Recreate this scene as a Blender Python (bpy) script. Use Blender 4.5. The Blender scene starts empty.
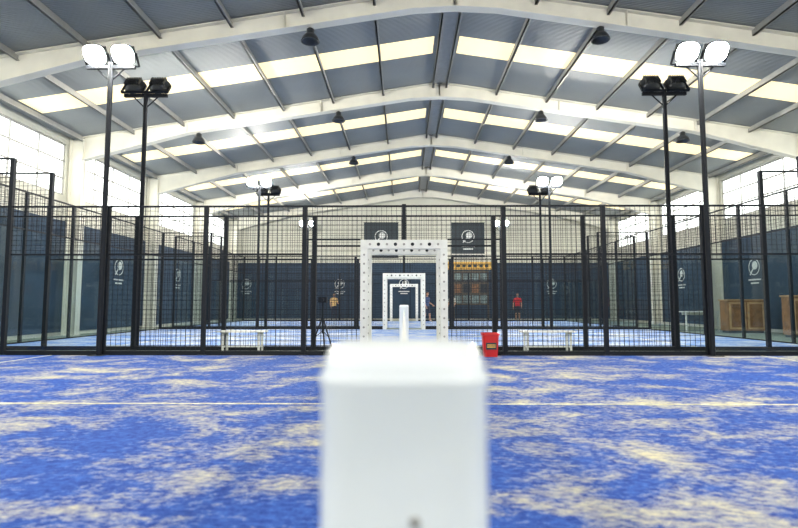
import bpy, math, random
from mathutils import Vector, Matrix, Euler
random.seed(4)
sc = bpy.context.scene
sc.view_settings.view_transform = 'Standard'
sc.view_settings.look = 'None'
sc.view_settings.exposure = 0.0

# ------------------------------------------------------------------ materials
def new_mat(name):
    m = bpy.data.materials.new(name); m.use_nodes = True
    return m, m.node_tree.nodes, m.node_tree.links
def mat(name, col, rough=0.6, metal=0.0, noise=0.08, nscale=6.0, bump=0.0, spec=0.5):
    m, N, L = new_mat(name)
    b = N['Principled BSDF']
    b.inputs['Roughness'].default_value = rough
    b.inputs['Metallic'].default_value = metal
    b.inputs['Specular IOR Level'].default_value = spec
    tc = N.new('ShaderNodeTexCoord'); nz = N.new('ShaderNodeTexNoise')
    nz.inputs['Scale'].default_value = nscale; nz.inputs['Detail'].default_value = 6
    L.new(tc.outputs['Object'], nz.inputs['Vector'])
    r = N.new('ShaderNodeValToRGB')
    r.color_ramp.elements[0].position = .3; r.color_ramp.elements[1].position = .7
    r.color_ramp.elements[0].color = [c*(1-noise) for c in col]+[1]
    r.color_ramp.elements[1].color = [min(1, c*(1+noise)) for c in col]+[1]
    L.new(nz.outputs['Fac'], r.inputs['Fac']); L.new(r.outputs['Color'], b.inputs['Base Color'])
    if bump > 0:
        bp = N.new('ShaderNodeBump'); bp.inputs['Strength'].default_value = bump
        L.new(nz.outputs['Fac'], bp.inputs['Height']); L.new(bp.outputs['Normal'], b.inputs['Normal'])
    return m
def emis(name, col, strength, base=None):
    m, N, L = new_mat(name)
    b = N['Principled BSDF']
    b.inputs['Base Color'].default_value = list(base or col)+[1]
    b.inputs['Emission Color'].default_value = list(col)+[1]
    b.inputs['Emission Strength'].default_value = strength
    return m
def ribbed(name, col, axis, scale, rough=.5, dist=.03, dark=.8):
    """profiled sheet metal"""
    m, N, L = new_mat(name); b = N['Principled BSDF']; b.inputs['Roughness'].default_value = rough
    tc = N.new('ShaderNodeTexCoord')
    w = N.new('ShaderNodeTexWave'); w.wave_type='BANDS'; w.bands_direction=axis; w.inputs['Scale'].default_value=scale
    L.new(tc.outputs['Object'], w.inputs['Vector'])
    bp = N.new('ShaderNodeBump'); bp.inputs['Strength'].default_value=.5; bp.inputs['Distance'].default_value=dist
    L.new(w.outputs['Fac'], bp.inputs['Height']); L.new(bp.outputs['Normal'], b.inputs['Normal'])
    nz = N.new('ShaderNodeTexNoise'); nz.inputs['Scale'].default_value=.5; nz.inputs['Detail'].default_value=5
    L.new(tc.outputs['Object'], nz.inputs['Vector'])
    r = N.new('ShaderNodeValToRGB')
    r.color_ramp.elements[0].position=.3; r.color_ramp.elements[1].position=.7
    r.color_ramp.elements[0].color=[c*dark for c in col]+[1]; r.color_ramp.elements[1].color=list(col)+[1]
    L.new(nz.outputs['Fac'], r.inputs['Fac']); L.new(r.outputs['Color'], b.inputs['Base Color'])
    return m

M_black = mat('fence_black_steel', (.008,.011,.017), .6, 0, spec=.25)
M_wire  = mat('fence_wire', (.009,.013,.021), .6, 0, spec=.25)
M_white = mat('white_paint', (.74,.76,.74), .5)
M_cream = mat('cream_steel', (.76,.74,.65), .6, 0, .06, 2)
M_wall  = ribbed('wall_cladding', (.72,.71,.61), 'X', 6, .7)
M_wallY = ribbed('wall_cladding_side', (.70,.69,.60), 'Y', 6, .7)
M_roof  = ribbed('roof_sheet', (.28,.30,.30), 'Y', 5, .6)
M_purl  = mat('purlin_steel', (.36,.36,.34), .5, .1)
M_band  = mat('dark_windscreen', (.024,.050,.090), .8, 0, .15, 1.5)
M_bann  = mat('banner_dark', (.020,.034,.045), .6)
M_logo  = mat('logo_white', (.75,.77,.75), .6)
M_sky   = emis('rooflight_fibreglass', (1.0,.84,.50), 1.12, (.5,.45,.3))
M_win   = emis('window_glazing_bright', (.95,1.0,.95), 3.3, (.6,.6,.6))
M_led   = emis('floodlight_led', (1.0,.96,.86), 600)
M_red   = mat('red_plastic', (.55,.015,.015), .4)
M_yel   = mat('yellow_sign', (.75,.45,.08), .6, 0, .3, 9)
M_wood  = mat('wood', (.28,.13,.05), .5, 0, .35, 5)
M_woodl = mat('wood_light', (.58,.36,.18), .5, 0, .25, 5)
M_grey  = mat('grey_metal', (.3,.3,.3), .4, .6)
M_dome  = mat('lamp_dome', (.05,.055,.06), .35, .5)
M_conc  = mat('concrete', (.20,.25,.21), .8, 0, .2, 3)
M_line  = mat('line_turf', (.72,.68,.45), .9, 0, .45, 14)
M_cyan  = mat('poster_print', (.20,.28,.28), .5, 0, .5, 6)
M_brown = mat('board_dark', (.09,.07,.05), .6)

# padding vinyl
M_pad, N, L = new_mat('pad_vinyl'); b = N['Principled BSDF']
b.inputs['Base Color'].default_value=(.82,.89,.97,1); b.inputs['Roughness'].default_value=.36
b.inputs['Coat Weight'].default_value=.3
nz=N.new('ShaderNodeTexNoise'); nz.inputs['Scale'].default_value=9; nz.inputs['Detail'].default_value=3
tc=N.new('ShaderNodeTexCoord'); L.new(tc.outputs['Object'], nz.inputs['Vector'])
bp=N.new('ShaderNodeBump'); bp.inputs['Strength'].default_value=.35; bp.inputs['Distance'].default_value=.014
L.new(nz.outputs['Fac'],bp.inputs['Height']); L.new(bp.outputs['Normal'],b.inputs['Normal'])

# glass: reflectance rises with grazing angle (same from both sides)
M_glass, N, L = new_mat('fence_glass'); N.remove(N['Principled BSDF'])
out=N['Material Output']; tr=N.new('ShaderNodeBsdfTransparent'); tr.inputs[0].default_value=(.86,.91,.92,1)
gl=N.new('ShaderNodeBsdfGlossy'); gl.inputs['Roughness'].default_value=.03
lw=N.new('ShaderNodeLayerWeight'); lw.inputs['Blend'].default_value=.5
pw=N.new('ShaderNodeMath'); pw.operation='POWER'; pw.inputs[1].default_value=5
ma=N.new('ShaderNodeMath'); ma.operation='MULTIPLY_ADD'; ma.inputs[1].default_value=.8; ma.inputs[2].default_value=.06
L.new(lw.outputs['Facing'],pw.inputs[0]); L.new(pw.outputs[0],ma.inputs[0])
mx=N.new('ShaderNodeMixShader'); L.new(ma.outputs[0],mx.inputs[0]); L.new(tr.outputs[0],mx.inputs[1]); L.new(gl.outputs[0],mx.inputs[2])
L.new(mx.outputs[0],out.inputs['Surface'])

# turf with sand
def turf(name, lo, hi, c0, c1, sand):
    m,N,L=new_mat(name); b=N['Principled BSDF']; b.inputs['Roughness'].default_value=.8
    b.inputs['Specular IOR Level'].default_value=.12
    tc=N.new('ShaderNodeTexCoord')
    mp=N.new('ShaderNodeMapping'); mp.inputs['Scale'].default_value=(.85,1.15,1); mp.inputs['Location'].default_value=(3.1,1.4,0)
    L.new(tc.outputs['Object'],mp.inputs['Vector'])
    n1=N.new('ShaderNodeTexNoise'); n1.inputs['Scale'].default_value=1.25; n1.inputs['Detail'].default_value=10
    n1.inputs['Roughness'].default_value=.72; n1.inputs['Distortion'].default_value=.4
    n2=N.new('ShaderNodeTexNoise'); n2.inputs['Scale'].default_value=20; n2.inputs['Detail'].default_value=8; n2.inputs['Roughness'].default_value=.8
    n3=N.new('ShaderNodeTexNoise'); n3.inputs['Scale'].default_value=.35; n3.inputs['Detail'].default_value=2
    for n in (n1,n2,n3): L.new(mp.outputs[0], n.inputs['Vector'])
    a=N.new('ShaderNodeMath'); a.operation='MULTIPLY_ADD'; a.inputs[1].default_value=.6
    L.new(n2.outputs['Fac'],a.inputs[0]); L.new(n1.outputs['Fac'],a.inputs[2])
    a2=N.new('ShaderNodeMath'); a2.operation='MULTIPLY_ADD'; a2.inputs[1].default_value=.20
    L.new(n3.outputs['Fac'],a2.inputs[0]); L.new(a.outputs[0],a2.inputs[2])
    r=N.new('ShaderNodeValToRGB'); r.color_ramp.elements[0].position=lo; r.color_ramp.elements[1].position=hi
    r.color_ramp.elements[0].color=(0,0,0,1); r.color_ramp.elements[1].color=(1,1,1,1)
    sc_=N.new('ShaderNodeMath'); sc_.operation='MULTIPLY'; sc_.inputs[1].default_value=.5
    L.new(a2.outputs[0],sc_.inputs[0]); L.new(sc_.outputs[0],r.inputs['Fac'])
    bl=N.new('ShaderNodeValToRGB'); bl.color_ramp.elements[0].position=.38; bl.color_ramp.elements[1].position=.62
    bl.color_ramp.elements[0].color=c0+(1,); bl.color_ramp.elements[1].color=c1+(1,)
    L.new(n2.outputs['Fac'],bl.inputs['Fac'])
    mc=N.new('ShaderNodeMix'); mc.data_type='RGBA'
    L.new(r.outputs['Color'],mc.inputs[0]); L.new(bl.outputs['Color'],mc.inputs[6]); mc.inputs[7].default_value=sand+(1,)
    L.new(mc.outputs[2],b.inputs['Base Color'])
    bp=N.new('ShaderNodeBump'); bp.inputs['Strength'].default_value=.4; bp.inputs['Distance'].default_value=.01
    L.new(n2.outputs['Fac'],bp.inputs['Height']); L.new(bp.outputs['Normal'],b.inputs['Normal'])
    return m
M_turf = turf('blue_turf_sand', .435,.545, (.010,.040,.25),(.050,.145,.54),(.64,.60,.39))
M_turf_lit = turf('blue_turf_sand_far_lit', .42,.56, (.09,.19,.52),(.19,.35,.76),(.72,.73,.64))  # far courts: brighter light painted in as paler turf and sand colours

# ------------------------------------------------------------------ mesh builder
class MB:
    def __init__(s): s.v=[]; s.f=[]; s.m=[]; s.mats=[]
    def mi(s,m):
        if m not in s.mats: s.mats.append(m)
        return s.mats.index(m)
    def add(s,vs,fs,m):
        o=len(s.v); s.v+= [tuple(v) for v in vs]; i=s.mi(m)
        for f in fs: s.f.append([o+k for k in f]); s.m.append(i)
    def box(s,lo,hi,m,M=None):
        x0,y0,z0=lo; x1,y1,z1=hi
        vs=[(x0,y0,z0),(x1,y0,z0),(x1,y1,z0),(x0,y1,z0),(x0,y0,z1),(x1,y0,z1),(x1,y1,z1),(x0,y1,z1)]
        if M is not None: vs=[M@Vector(v) for v in vs]
        s.add(vs,[(0,3,2,1),(4,5,6,7),(0,1,5,4),(1,2,6,5),(2,3,7,6),(3,0,4,7)],m)
    def cyl(s,p0,p1,r,m,seg=12,r1=None):
        p0=Vector(p0);p1=Vector(p1); r1=r if r1 is None else r1
        q=(p1-p0).to_track_quat('Z','Y'); vs=[]
        for p,rr in((p0,r),(p1,r1)):
            for k in range(seg):
                a=2*math.pi*k/seg; vs.append(p+q@Vector((rr*math.cos(a),rr*math.sin(a),0)))
        fs=[(k,(k+1)%seg,seg+(k+1)%seg,seg+k) for k in range(seg)]
        fs+=[tuple(reversed(range(seg))),tuple(range(seg,2*seg))]
        s.add(vs,fs,m)
    def loft(s,rings,m,cap=True):
        n=len(rings[0]); vs=[v for r in rings for v in r]; fs=[]
        for i in range(len(rings)-1):
            for k in range(n): fs.append((i*n+k,i*n+(k+1)%n,(i+1)*n+(k+1)%n,(i+1)*n+k))
        if cap: fs.append(tuple(reversed(range(n)))); fs.append(tuple(range((len(rings)-1)*n,len(rings)*n)))
        s.add(vs,fs,m)
    def obj(s,name,loc=(0,0,0),rot=(0,0,0),smooth=False,bevel=0,parent=None):
        me=bpy.data.meshes.new(name); me.from_pydata(s.v,[],s.f)
        for m in s.mats: me.materials.append(m)
        for p,i in zip(me.polygons,s.m): p.material_index=i; p.use_smooth=smooth
        me.update(); o=bpy.data.objects.new(name,me); sc.collection.objects.link(o)
        o.location=loc; o.rotation_euler=rot
        if bevel:
            bv=o.modifiers.new('bevel','BEVEL'); bv.width=bevel; bv.segments=2; bv.limit_method='ANGLE'
        if parent: o.parent=parent
        return o

# ------------------------------------------------------------------ dimensions
Y0,Y1=-10.2,34.6
RX=1.2; RZ=8.5; HW=12.4; SL=.155
XL=RX-HW; XR=RX+HW
def roofz(x): return RZ-abs(x-RX)*SL
FR=[-9.6,-4.2,1.2,6.6,12.0,17.4,22.8,28.2,33.9]
STR=[-6.9,-1.5,3.9,9.3,14.7,20.1,25.5,30.9]
SW=.5

# floor
g=MB(); g.box((XL-.3,Y0-.3,-.2),(XR+.3,Y1+.3,0),M_conc); g.obj('floor')

# walls
def side_wall(name,x,sgn):
    g=MB()
    xa,xb=(x-.2,x) if sgn<0 else (x,x+.2)
    g.box((xa,Y0,0),(xb,Y1,4.6),M_wallY)
    g.box((xa,Y0,6.32),(xb,Y1,6.75),M_wallY)
    for fy in FR: g.box((xa,fy-.25,4.6),(xb,fy+.25,6.32),M_wallY)
    g.box((xa,Y0,4.6),(xb,FR[0]-.25,6.32),M_wallY)
    xi=x+.03 if sgn<0 else x-.03
    for i in range(len(FR)-1):
        g.box((min(x,xi),FR[i]+.14,.12),(max(x,xi),FR[i+1]-.14,3.75),M_band)
    g.obj(name)
side_wall('wall_left',XL,-1); side_wall('wall_right',XR,1)
n=1
for x,sgn in((XL,-1),(XR,1)):
    for i in range(len(FR)-1):
        ya,yb=FR[i]+.25,FR[i+1]-.25
        g=MB(); xc=x-.1 if sgn<0 else x+.1
        g.box((xc-.015,ya,4.6),(xc+.015,yb,6.32),M_win)
        for z in (4.63,5.17,5.74,6.29): g.box((xc-.06,ya,z-.025),(xc+.06,yb,z+.025),M_purl)
        k=4
        for j in range(k+1):
            yy=ya+.03+(yb-ya-.06)*j/k; g.box((xc-.055,yy-.02,4.6),(xc+.055,yy+.02,6.32),M_purl)
        g.obj('window_%d'%n); n+=1
def gable(name,ya,yb,band):
    g=MB()
    pts=[(XL-.2,0),(XR+.2,0),(XR+.2,roofz(XR)+.02),(RX,RZ+.02),(XL-.2,roofz(XL)+.02)]
    vs=[(x,ya,z) for x,z in pts]+[(x,yb,z) for x,z in pts]
    fs=[(0,1,2,3,4),(9,8,7,6,5)]+[(i,i+5,(i+1)%5+5,(i+1)%5) for i in range(5)]
    g.add(vs,fs,M_wall)
    if band:
        g.box((XL+.1,ya-.04,.12),(XR-.1,ya,3.75),M_band)
        for xx in (-7.6,-3.6,.4,4.4,8.4): g.box((xx-.02,ya-.055,.12),(xx+.02,ya-.04,3.75),M_black)
        g.box((XL+.1,ya-.08,4.25),(XR-.1,ya,4.33),M_cream)
    g.obj(name)
gable('wall_back',Y1,Y1+.2,True); gable('wall_front',Y0-.2,Y0,False)

# ceiling sheets + rooflights
g=MB(); 
edges=[Y0-.2]+[e for s in STR for e in (s-SW,s+SW)]+[Y1+.2]
for sgn in(-1,1):
    xe=RX+sgn*(HW+.3); ze=roofz(xe)
    for i in range(0,len(edges),2):
        ya,yb=edges[i],edges[i+1]
        vs=[(RX,ya,RZ),(xe,ya,ze),(xe,yb,ze),(RX,yb,RZ)]; vs+=[(a,b_,c+.06) for a,b_,c in vs]
        g.add(vs,[(0,1,2,3),(7,6,5,4),(0,4,5,1),(1,5,6,2),(2,6,7,3),(3,7,4,0)],M_roof)
g.obj('ceiling')
for s in STR:
    g=MB()
    for sgn in(-1,1):
        x0=RX+sgn*.35; xe=RX+sgn*(HW-.5)
        vs=[(x0,s-SW,roofz(x0)),(xe,s-SW,roofz(xe)),(xe,s+SW,roofz(xe)),(x0,s+SW,roofz(x0))]; vs+=[(a,b_,c+.03) for a,b_,c in vs]
        g.add(vs,[(0,1,2,3),(7,6,5,4),(0,4,5,1),(1,5,6,2),(2,6,7,3),(3,7,4,0)],M_sky)
        for a,b2 in ((RX,x0),(xe,RX+sgn*(HW+.3))):
            vs=[(a,s-SW,roofz(a)),(b2,s-SW,roofz(b2)),(b2,s+SW,roofz(b2)),(a,s+SW,roofz(a))]; vs+=[(p,q,r+.05) for p,q,r in vs]
            g.add(vs,[(0,1,2,3),(7,6,5,4),(0,4,5,1),(1,5,6,2),(2,6,7,3),(3,7,4,0)],M_roof)
    g.obj('roof_skylight')

# purlins
g=MB()
for sgn in(-1,1):
    for k in range(8):
        d=.22+k*1.68; x=RX+sgn*d; z=roofz(x)
        g.box((x-.022,Y0,z-.17),(x+.022,Y1,z-.005),M_purl)
        g.box((x-.022,Y0,z-.17),(x+.05,Y1,z-.155),M_purl)
g.box((RX-.2,Y0,RZ-.06),(RX+.2,Y1,RZ-.04),M_purl)
g.obj('roof_purlins')

# portal frames (I-section, tapered haunch)
def portal(y):
    g=MB(); fw=.13; tf=.025
    def depth(d): 
        if d<1.0: return .52-.1*d
        if d<8.5: return .42
        return .42+.38*(d-8.5)/(HW-.4-8.5)
    ds=[0,1.0,8.5,HW-.4]
    for sgn in(-1,1):
        for a,b2 in zip(ds[:-1],ds[1:]):
            xa,xb=RX+sgn*a,RX+sgn*b2; ta,tb=roofz(xa)-.02,roofz(xb)-.02
            ba,bb=ta-depth(a),tb-depth(b2)
            def pr(x0,z0,z1,x1,z2,z3,w):
                vs=[(x0,y-w,z0),(x1,y-w,z2),(x1,y-w,z3),(x0,y-w,z1)]; vs+=[(p,y+w,q) for p,_,q in vs]
                g.add(vs,[(0,1,2,3),(7,6,5,4),(0,4,5,1),(1,5,6,2),(2,6,7,3),(3,7,4,0)],M_cream)
            pr(xa,ba,ta,xb,bb,tb,.012)
            pr(xa,ta-tf,ta,xb,tb-tf,tb,fw); pr(xa,ba,ba+tf,xb,bb,bb+tf,fw)
        for d in (.0,4.0,8.5): 
            x=RX+sgn*d; g.box((x-.01,y-fw,roofz(x)-.02-depth(d)),(x+.01,y+fw,roofz(x)-.03),M_cream)
        xo=RX+sgn*(HW-.02); xi=RX+sgn*(HW-.47); zt=roofz(xo)-.03
        for xx in (xo-sgn*.012,xi+sgn*.012): g.box((xx-.012,y-fw,0),(xx+.012,y+fw,zt),M_cream)
        g.box((min(xo,xi),y-.012,0),(max(xo,xi),y+.012,zt),M_cream)
        g.box((min(xo,xi)-.03,y-.18,0),(max(xo,xi)+.01,y+.18,.03),M_cream)
    g.obj('portal_frame')
for y in FR: portal(y)

# high-bay lamps hanging from the frames
def highbay(x,y):
    z=roofz(x)-.455; g=MB(); seg=20
    g.cyl((0,0,0),(0,0,-.06),.012,M_black,8)
    prof=[(.05,-.02),(.09,-.05),(.09,-.15),(.14,-.19),(.19,-.26),(.215,-.33),(.22,-.35),(.20,-.345),(.15,-.27),(.06,-.21)]
    rings=[[ (r*math.cos(2*math.pi*k/seg),r*math.sin(2*math.pi*k/seg),zz) for k in range(seg)] for r,zz in prof]
    g.loft(rings,M_dome); g.obj('high_bay_lamp',(x,y,z),smooth=True)
for y in (1.2,12.0,17.4,22.8):
    for d in ((-8.1,-3.4,3.4,8.1) if y==17.4 else (-3.4,3.4)): highbay(RX+d,y)

# ------------------------------------------------------------------ courts
def court(ya,yb,m):
    g=MB(); t=.012
    g.box((-9.94,ya,0),(9.94,yb,t),m)
    c=(ya+yb)/2; z0,z1=t,t+.003
    for x in(-6.95,6.95): g.box((x-.025,ya+.02,z0),(x+.025,yb-.02,z1),M_line)
    g.box((-6.9,c-.02,z0),(6.9,c+.02,z1),M_line)
    g.obj('padel_court_turf')
court(.3,10.49,M_turf); court(11.91,21.69,M_turf_lit); court(23.11,32.89,M_turf_lit)
court(-9.9,-.9,M_turf)

WS=.10; WR=.0033
def vw(g,x,y,z0,z1): g.box((x-WR,y-WR,z0),(x+WR,y+WR,z1),M_wire)
def hx(g,x0,x1,y,z): g.box((x0,y-WR,z-WR),(x1,y+WR,z+WR),M_wire)
def hy(g,x,y0,y1,z): g.box((x-WR,y0,z-WR),(x+WR,y1,z+WR),M_wire)
def pane_x(g,x0,x1,y,z0,z1): g.add([(x0,y,z0),(x1,y,z0),(x1,y,z1),(x0,y,z1)],[(0,1,2,3)],M_glass)
def pane_y(g,x,y0,y1,z0,z1): g.add([(x,y0,z0),(x,y1,z0),(x,y1,z1),(x,y0,z1)],[(0,1,2,3)],M_glass)
def side_fence(y,gate=True):
    g=MB()
    for i in range(-5,6):
        x=i*2.0; top=4.0 if abs(i)>=4 else 3.0
        if i==0 and gate: g.box((x-.04,y-.04,2.3),(x+.04,y+.04,3.03),M_black); continue
        g.box((x-.04,y-.04,0),(x+.04,y+.04,top),M_black)
        g.box((x-.09,y-.09,0),(x+.09,y+.09,.02),M_black)
    g.box((-8,y-.02,2.975),(8,y+.02,3.01),M_black)
    for s in(-1,1):
        a,b2=sorted((s*8,s*10)); g.box((a,y-.02,3.975),(b2,y+.02,4.01),M_black); g.box((a,y-.02,2.98),(b2,y+.02,3.01),M_black)
        a,b2=sorted((s*.87,s*10)); g.box((a,y-.03,.0),(b2,y+.03,.09),M_black)
        a,b2=sorted((s*2,s*6)); g.box((a,y-.014,2.0),(b2,y+.014,2.035),M_black)
        a,b2=sorted((s*.87,s*2)); g.box((a,y-.014,2.3),(b2,y+.014,2.33),M_black)
        a,b2=sorted((s*8.05,s*9.95)); pane_x(g,a,b2,y,.09,2.97)
        a,b2=sorted((s*6.05,s*7.95)); pane_x(g,a,b2,y,.09,2.0)
        g.box((a,y-.014,2.0),(b2,y+.014,2.03),M_black)
        x=.95
        while x<10:
            z0,z1=.05,3.0
            if x>6: z0=2.0
            if x>8: z0,z1=3.0,4.0
            vw(g,s*x,y,z0,z1); x+=WS
        z=.1
        while z<4:
            x0=.87; x1=6.0
            if z>2.0: x1=8.0
            if z>2.3: x0=0
            if z<3.0: a,b2=sorted((s*x0,s*x1)); hx(g,a,b2,y,z)
            else: a,b2=sorted((s*8,s*10)); hx(g,a,b2,y,z)
            z+=WS
        x=.05
        while x<.9: vw(g,s*x,y,2.3,3.0); x+=WS
    g.obj('court_side_fence')
def end_fence(x,ya,yb):
    g=MB(); k=5
    for i in range(1,k):
        yy=ya+(yb-ya)*i/k
        g.box((x-.035,yy-.035,0),(x+.035,yy+.035,4.0),M_black)
    for z in (.0,2.97,3.97): g.box((x-.02,ya+.05,z),(x+.02,yb-.05,z+.04),M_black)
    pane_y(g,x,ya+.05,yb-.05,.06,2.97)
    yy=ya+.1
    while yy<yb: g.box((x-WR,yy-WR,3.0),(x+WR,yy+WR,4.0),M_wire); yy+=WS
    z=3.1
    while z<4: hy(g,x,ya+.05,yb-.05,z); z+=WS
    g.obj('court_end_fence')
YS=[(.3,10.6),(11.8,21.8),(23.0,33.0)]
for y in (10.6,11.8,21.8,23.0,33.0): side_fence(y)
for ya,yb in YS:
    for x in(-10,10): end_fence(x,ya,yb)

# gate frames: white padded frames with fixings
def gate(y):
    g=MB(); w=.87; t=.15; d=.07
    for s in(-1,1):
        a,b2=sorted((s*w,s*(w-t))); g.box((a,y-d,.0),(b2,y+d,2.12),M_white)
        for k in range(11):
            z=.2+k*.18; xx=s*(w-t/2)
            g.cyl((xx,y-d-.012,z),(xx,y-d+.002,z),.022,M_grey,10)
    g.box((-w,y-d,2.12),(w,y+d,2.30),M_white)
    for k in range(9):
        xx=-.68+k*.17; g.cyl((xx,y-d-.012,2.21),(xx,y-d+.002,2.21),.036 if k%2 else .026,M_black if k%2 else M_grey,10)
    g.obj('gate_frame',bevel=.02)
for y in (10.6,11.8,21.8,23.0,33.0): gate(y-.005)

# net posts with padding
def padded_post(y,w=.2,dp=.2,h=.95,name='padded_net_post',base=0.012):
    g=MB(); n=64
    def ring(sx,sy,z,e=5.0):
        r=[]
        for k in range(n):
            a=2*math.pi*k/n; c,s_=math.cos(a),math.sin(a)
            r.append((sx*math.copysign(abs(c)**(2/e),c), sy*math.copysign(abs(s_)**(2/e),s_), z))
        return r
    hx_,hy_=w/2,dp/2; R=min(hx_,hy_)*.34
    rings=[ring(hx_*.96,hy_*.96,base),ring(hx_,hy_,base+.02)]
    for zz in (.2,.4,.6,.75): rings.append(ring(hx_*1.0,hy_*1.0,zz*h/.95))
    zb=h-R
    rings+= [ring(hx_,hy_,zb-.016),ring(hx_*1.03,hy_*1.03,zb-.009),ring(hx_*1.03,hy_*1.03,zb-.002),ring(hx_*.985,hy_*.985,zb+.003)]
    for k in range(1,9):
        a=k/8*math.pi/2
        ins=R*(1-math.cos(a)); rings.append(ring(hx_*.99-ins*.5,hy_*.99-ins,zb+R*math.sin(a),5-.8*k/8))
    lx,ly=hx_*.99-R*.5,hy_*.99-R
    for f in (.7,.35): rings.append(ring(lx*f,ly*f,h+.001+(.002 if f<.5 else 0),3.5))
    g.loft(rings,M_pad)
    g.cyl((.012,-hy_-.003,.755*h/.95),(.012,-hy_+.004,.755*h/.95),.006,M_grey,12)
    return g.obj(name,(0,y,0),smooth=True)
NETS=[(.3,10.6),(11.8,21.8),(23.0,33.0)]
for i,(a,b2) in enumerate(NETS):
    padded_post(a+.42 if i==0 else a+.35,w=.205)
    padded_post(b2-.35,w=.18,h=1.0)
    g=MB(); ya=a+(.56 if i==0 else .48); yb=b2-.47
    g.box((-.006,ya,.86),(.006,yb,.91),M_white)
    g.box((-.006,ya,.02),(.006,yb,.05),M_black)
    yy=ya+.05
    while yy<yb: g.box((-.002,yy-.002,.05),(.002,yy+.002,.86),M_wire); yy+=.06
    z=.1
    while z<.86: g.box((-.002,ya,z-.002),(.002,yb,z+.002),M_wire); z+=.06
    g.obj('padel_net')

# floodlight masts
def mast(x,y,face,lit=True):
    g=MB(); f=face
    g.cyl((x,y,0),(x,y,5.95),.05,M_black,14)
    g.box((x-.15,y-.15,0),(x+.15,y+.15,.02),M_black)
    g.box((x-.5,y-.035,5.82),(x+.5,y+.035,5.89),M_black)
    g.cyl((x-.3,y,5.84),(x,y,5.55),.015,M_black,8); g.cyl((x+.3,y,5.84),(x,y,5.55),.015,M_black,8)
    def rr_(rx,rz,yy,T,n=28,e=3.0):
        o=[]
        for k in range(n):
            a=2*math.pi*k/n; c,s_=math.cos(a),math.sin(a)
            o.append(T@Vector((rx*math.copysign(abs(c)**(2/e),c),yy,rz*math.copysign(abs(s_)**(2/e),s_))))
        return o
    for s in(-1,1):
        T=Matrix.Translation((x+s*.29,y+f*.06,6.10))@Matrix.Rotation(math.pi if f<0 else 0,4,'Z')@Matrix.Rotation(math.radians(-36),4,'X')
        g.loft([rr_(.10,.09,-.15,T),rr_(.17,.14,-.11,T),rr_(.22,.19,-.03,T),rr_(.235,.205,.04,T),rr_(.235,.205,.06,T),rr_(.22,.19,.06,T),rr_(.215,.185,.045,T)],M_dome)
        for k in range(9): g.box((-.16+k*.04-.005,-.17,-.13),(-.16+k*.04+.005,-.06,.13),M_dome,T)
        g.loft([rr_(.215,.185,.05,T),rr_(.20,.17,.068,T),rr_(.14,.12,.085,T)],M_led)
        for q in(-1,1): g.box((q*.248-.008,-.03,-.24),(q*.248+.008,.03,.02),M_black,T)
        g.box((-.256,-.03,-.25),(.256,.03,-.235),M_black,T)
    g.obj('floodlight_mast')
for x in(-6.0,6.0):
    mast(x,10.46,-1); mast(x,11.94,1); mast(x,21.66,-1); mast(x,23.14,1); mast(x,32.86,-1); mast(x,-.6,1); mast(x,-9.6,1)  # last two rows: unseen behind the camera, added to light near turf and pad

# ------------------------------------------------------------------ banners, logos
def emblem(g,T,s):
    seg=28; 
    def ringp(r0,r1,cx,cz,m,y=-.012):
        vs=[];
        for k in range(seg):
            a=2*math.pi*k/seg
            vs.append(T@Vector((cx+r0*math.cos(a),y,cz+r0*math.sin(a)))); vs.append(T@Vector((cx+r1*math.cos(a),y,cz+r1*math.sin(a))))
        g.add(vs,[(2*k,2*k+1,(2*k+3)%(2*seg),(2*k+2)%(2*seg)) for k in range(seg)],m)
    ringp(.30*s,.34*s,0,0,M_logo)
    ringp(.0,.17*s,.05*s,.06*s,M_logo,-.014)
    R=T@Matrix.Rotation(math.radians(40),4,'Y')
    g.box((-.03*s,-.016,-.42*s),(.03*s,-.010,-.1*s),M_logo,R)
    for k,wd in enumerate((.75,.5)): g.box((-wd*s/2,-.014,(-.55-k*.14)*s),(wd*s/2,-.008,(-.49-k*.14)*s),M_logo,T)
def banner(name,w,h,T,s,back=True):
    g=MB()
    if back:
        g.box((-w/2,-.008,-h/2),(w/2,.02,h/2),M_bann,T)
        for a in(-1,1): g.box((-w/2-.02,-.02,a*h/2-.025),(w/2+.02,.025,a*h/2+.025),M_black,T)
    emblem(g,T@Matrix.Translation((0,0,.18*s)),s)
    g.obj(name)
banner('wall_banner',2.25,2.3,Matrix.Translation((-1.5,Y1-.04,5.25)),1.25)
banner('wall_banner',2.15,2.25,Matrix.Translation((4.2,Y1-.04,5.25)),1.25)
for x in (-10.3,-4.2,0,9.6): banner('wall_emblem',0,0,Matrix.Translation((x,Y1-.05,2.2)),.95,False)
for y in (20.6,26): 
    banner('wall_emblem',0,0,Matrix.Translation((XL+.035,y,2.3))@Matrix.Rotation(math.radians(90),4,'Z'),.95,False)
    banner('wall_emblem',0,0,Matrix.Translation((XR-.035,y,2.3))@Matrix.Rotation(math.radians(-90),4,'Z'),.95,False)

g=MB()
g.box((2.85,Y1-.14,3.3),(5.75,Y1-.07,3.8),M_yel)
for k in range(7): g.box((3.05+k*.37,Y1-.15,3.45),(3.27+k*.37,Y1-.14,3.65),M_bann)
g.obj('yellow_sign')
g=MB()
g.box((3.2,Y1-.16,1.0),(5.5,Y1-.07,3.2),M_brown)
for i in range(4):
    for j in range(3): g.box((3.3+i*.55,Y1-.17,1.1+j*.7),(3.75+i*.55,Y1-.158,1.65+j*.7),[M_cyan,M_wood,M_cyan,M_bann][(i*2+j)%4])
g.box((3.2,Y1-.22,0),(3.28,Y1-.07,1.0),M_brown); g.box((5.42,Y1-.22,0),(5.5,Y1-.07,1.0),M_brown)
g.obj('notice_board')

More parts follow.
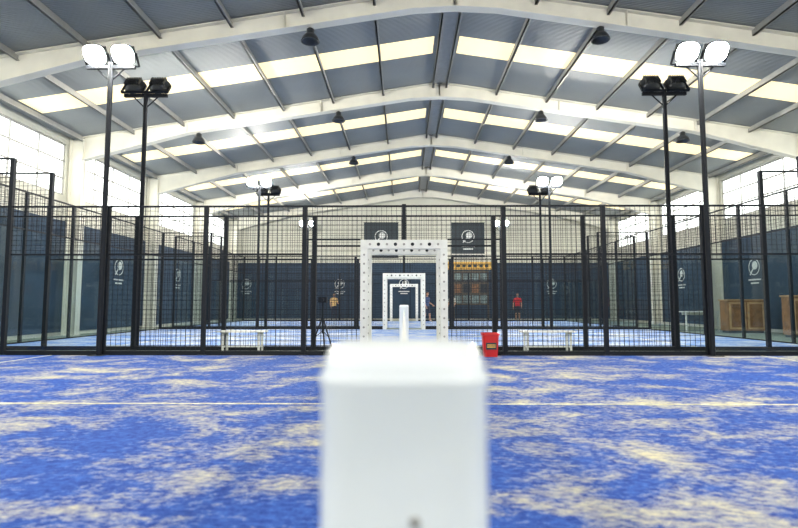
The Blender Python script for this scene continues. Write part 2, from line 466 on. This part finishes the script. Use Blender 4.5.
# ------------------------------------------------------------------ furniture
def bench(x,y,w,z0=0):
    g=MB(); h=.45
    for k in range(3): g.box((-w/2,-.17+k*.12,h-.03),(w/2,-.07+k*.12,h),M_white)
    for s in(-1,1):
        xx=s*(w/2-.12)
        for yy in(-.14,.14): g.box((xx-.02,yy-.02,0),(xx+.02,yy+.02,h-.03),M_white)
        g.box((xx-.02,-.16,h-.07),(xx+.02,.16,h-.03),M_white); g.box((xx-.02,-.14,.1),(xx+.02,.14,.13),M_white)
    g.box((-w/2+.12,-.012,.1),(w/2-.12,.012,.13),M_white)
    g.obj('bench',(x,y,z0),bevel=.004)
bench(-3.45,11.4,1.0); bench(3.05,11.4,1.15)

g=MB()
def rr(w,d,z): 
    c=.03; return [(-w+c,-d,z),(w-c,-d,z),(w,-d+c,z),(w,d-c,z),(w-c,d,z),(-w+c,d,z),(-w,d-c,z),(-w,-d+c,z)]
g.loft([rr(.125,.11,0),rr(.15,.135,.40),rr(.165,.15,.41),rr(.165,.15,.45),rr(.15,.135,.45),rr(.14,.125,.30)],M_red)
g.box((-.10,-.135,.14),(.10,-.128,.27),M_bann); g.box((-.08,-.14,.18),(.08,-.134,.2),M_yel); g.box((-.08,-.14,.22),(.08,-.134,.235),M_yel)
g.obj('red_litter_bin',(1.66,10.32,.013))

g=MB()
for k in range(3):
    a=math.radians(90+120*k); g.cyl((0,0,.75),(.30*math.cos(a),.30*math.sin(a),0),.016,M_black,8)
    g.cyl((0,0,.45),(.17*math.cos(a),.17*math.sin(a),.33),.008,M_black,6)
g.cyl((0,0,.4),(0,0,1.05),.018,M_black,10); g.box((-.09,-.05,1.05),(.09,.05,1.17),M_black); g.cyl((0,-.05,1.11),(0,-.12,1.11),.035,M_black,12)
g.obj('camera_tripod',(-1.72,11.25,0))

def cabinet(x,y,w,h,d,rotz=0):
    g=MB()
    g.box((-w/2,-d/2,.08),(w/2,d/2,h-.04),M_wood); g.box((-w/2-.04,-d/2-.04,h-.04),(w/2+.04,d/2+.04,h),M_woodl)
    g.box((-w/2+.04,-d/2+.04,0),(w/2-.04,d/2-.04,.08),M_bann)
    for s in(-1,1):
        g.box((s*w/4-w/4+.03,-d/2-.02,.13),(s*w/4+w/4-.03,-d/2,h-.1),M_woodl)
        g.box((s*w/4-w/4+.1,-d/2-.026,.2),(s*w/4+w/4-.1,-d/2-.018,h-.17),M_wood)
        g.cyl((s*.05,-d/2-.05,h*.6),(s*.05,-d/2-.02,h*.6),.015,M_grey,10)
    g.obj('wooden_cabinet',(x,y,0),(0,0,rotz),bevel=.006)
cabinet(12.25,19.4,1.3,1.2,.5); cabinet(12.5,16.6,1.2,1.3,.5,-.1)
g=MB()
g.box((-.65,-.35,.72),(.65,.35,.76),M_white)
for a in(-1,1):
    for b2 in(-1,1): g.box((a*.6-.025,b2*.3-.025,0),(a*.6+.025,b2*.3+.025,.72),M_white)
g.box((-.6,-.015,.62),(.6,.015,.72),M_white); g.box((-.6,-.31,.2),(.6,-.29,.24),M_white)
g.obj('white_table',(11.3,20.6,0),bevel=.005)

# ------------------------------------------------------------------ people
M_skin=mat('skin',(.50,.28,.18),.5); M_hair=mat('hair',(.03,.018,.01),.6); M_jean=mat('trousers_dark',(.03,.035,.06),.8)
M_shoe=mat('shoe',(.6,.6,.6),.5); M_eye=mat('eye',(.02,.02,.02),.2); M_lip=mat('lip',(.4,.12,.1),.5)
M_oran=mat('shirt_orange',(.85,.58,.25),.8); M_reds=mat('shirt_red',(.70,.03,.04),.8)
M_navy=mat('shirt_navy',(.05,.08,.18),.8); M_tan=mat('shirt_tan',(.70,.68,.60),.8)
def skinned(verts,edges,radii,root,sub=1):
    me=bpy.data.meshes.new('s'); me.from_pydata(verts,edges,[]); o=bpy.data.objects.new('s',me); sc.collection.objects.link(o)
    o.modifiers.new('k','SKIN'); sd=o.modifiers.new('u','SUBSURF'); sd.levels=sub; sd.render_levels=sub
    for i,r in enumerate(radii): me.skin_vertices[0].data[i].radius=r if isinstance(r,tuple) else (r,r)
    for i in range(len(verts)): me.skin_vertices[0].data[i].use_root=(i==root)
    dg=bpy.context.evaluated_depsgraph_get(); dg.update()
    nm=bpy.data.meshes.new_from_object(o.evaluated_get(dg)); bpy.data.objects.remove(o)
    return [v.co.copy() for v in nm.vertices],[tuple(p.vertices) for p in nm.polygons]
def person(loc,rotz,shirt,shorts,stride=0.0,armbend=0.0):
    g=MB()
    V=[(0,0,.95),(0,.01,1.15),(0,0,1.34),(0,.01,1.45),(0,0,1.53)]; R=[(.15,.11),(.135,.10),(.165,.115),(.075,.07),(.052,.052)]
    E=[(0,1),(1,2),(2,3),(3,4)]
    hands=[]
    for s in(-1,1):
        st=stride*s; b0=len(V)
        V+=[(s*.09,0,.88),(s*.10,-.03-st*.5,.50),(s*.11,.03-st,.10),(s*.12,-.05-st,.045),(s*.13,-.17-st,.035)]; R+=[.095,.06,.042,.042,.032]
        E+=[(0,b0),(b0,b0+1),(b0+1,b0+2),(b0+2,b0+3),(b0+3,b0+4)]
        b1=len(V); ab=armbend if s>0 else armbend*.3
        V+=[(s*.185,0,1.40),(s*.245,.03,1.13),(s*.26,-.05-ab*.2,.89+ab*.22),(s*.26,-.07-ab*.27,.82+ab*.27)]; R+=[.062,.044,.028,(.036,.02)]
        E+=[(2,b1),(b1,b1+1),(b1+1,b1+2),(b1+2,b1+3)]
        hands.append((s,Vector(V[b1+3]),(Vector(V[b1+3])-Vector(V[b1+2])).normalized()))
    vs,fs=skinned(V,E,R,0,2)
    groups={}
    for f in fs:
        c=sum((vs[i] for i in f),Vector())/len(f); arm=abs(c.x)>.205
        if arm: m=shirt if c.z>1.18 else M_skin
        elif c.z>1.475: m=M_skin
        elif c.z>.93: m=shirt
        elif c.z<.075: m=M_shoe
        elif c.z<.5 and shorts: m=M_skin
        else: m=M_jean
        groups.setdefault(m,[]).append(f)
    o=len(g.v); g.v+=[tuple(v) for v in vs]
    for m,ff in groups.items():
        i=g.mi(m)
        for f in ff: g.f.append([o+k for k in f]); g.m.append(i)
    for s,p,d in hands:
        side=Vector((0,1,0)) if abs(d.y)<.7 else Vector((0,0,1))
        side=(side-d*side.dot(d)).normalized()
        inw=Vector((-s,0,0))
        for k,ln in enumerate((.062,.078,.082,.070)):
            b0=p+side*(.030-.020*k)*-1; V2=[b0,b0+d*.045,b0+d*(.045+ln*.55)+inw*.008,b0+d*(.045+ln)+inw*.026]
            a,f=skinned([tuple(q) for q in V2],[(0,1),(1,2),(2,3)],[.010,.010,.009,.0075],0,1); g.add(a,f,M_skin)
        b0=p-side*.02-d*.01; V2=[b0,b0-side*.035+d*.025+inw*.01,b0-side*.045+d*.06+inw*.02]
        a,f=skinned([tuple(q) for q in V2],[(0,1),(1,2)],[.012,.010,.008],0,1); g.add(a,f,M_skin)
    def ell(c,r,m,seg=20,rg=14,fn=None):
        rings=[]
        for i in range(1,rg):
            t=math.pi*i/rg; rings.append([fn(Vector((math.sin(t)*math.cos(2*math.pi*k/seg),math.sin(t)*math.sin(2*math.pi*k/seg),-math.cos(t)))) if fn else
             Vector(c)+Vector((r[0]*math.sin(t)*math.cos(2*math.pi*k/seg),r[1]*math.sin(t)*math.sin(2*math.pi*k/seg),-r[2]*math.cos(t))) for k in range(seg)])
        g.loft(rings,m)
    H=Vector((0,-.01,1.635))
    def headfn(u):
        w=1-.28*max(0,-u.z)
        return H+Vector((u.x*.076*w,u.y*.095*w-.012*max(0,-u.z),u.z*.118))
    ell(0,0,M_skin,fn=headfn)
    def hairfn(u):
        p=H+Vector((u.x*.083,u.y*.100+.012,u.z*.112+.014))
        if u.z<.25 and u.y<-.1: p=H+Vector((u.x*.06,u.y*.05,max(u.z,-.2)*.1))
        if u.z<-.35: p.z=H.z-.05; p.x*=.8
        return p
    ell(0,0,M_hair,fn=hairfn)
    for s in(-1,1):
        ell(H+Vector((s*.03,-.085,.004)),(.012,.008,.008),M_eye,seg=8,rg=6)
        ell(H+Vector((s*.078,.005,-.005)),(.010,.018,.03),M_skin,seg=8,rg=6)
    ell(H+Vector((0,-.098,-.022)),(.012,.018,.024),M_skin,seg=8,rg=6)
    ell(H+Vector((0,-.086,-.062)),(.024,.008,.007),M_lip,seg=8,rg=6)
    g.obj('person',loc,(0,0,rotz),smooth=True)
person((-4.45,33.75,0),.5,M_oran,False,.12,.9)
person((7.2,33.8,0),-.3,M_reds,True,.05,.3)
person((1.35,31.0,.012),.9,M_navy,True,.15,.6)
person((3.05,33.8,0),-.6,M_tan,False,.05,.5)

# ------------------------------------------------------------------ world + camera
w=bpy.data.worlds.new('world'); sc.world=w; w.use_nodes=True
w.node_tree.nodes['Background'].inputs[0].default_value=(.8,.9,1,1); w.node_tree.nodes['Background'].inputs[1].default_value=1.0
cam=bpy.data.cameras.new('camera'); co=bpy.data.objects.new('camera',cam); sc.collection.objects.link(co); sc.camera=co
cam.sensor_width=36; cam.lens=530/798*36
co.location=(0,0,1.0); co.rotation_euler=(math.radians(90+4.42),0,math.radians(.54))
cam.dof.use_dof=True; cam.dof.focus_distance=14; cam.dof.aperture_fstop=1.7
cam.clip_start=.05
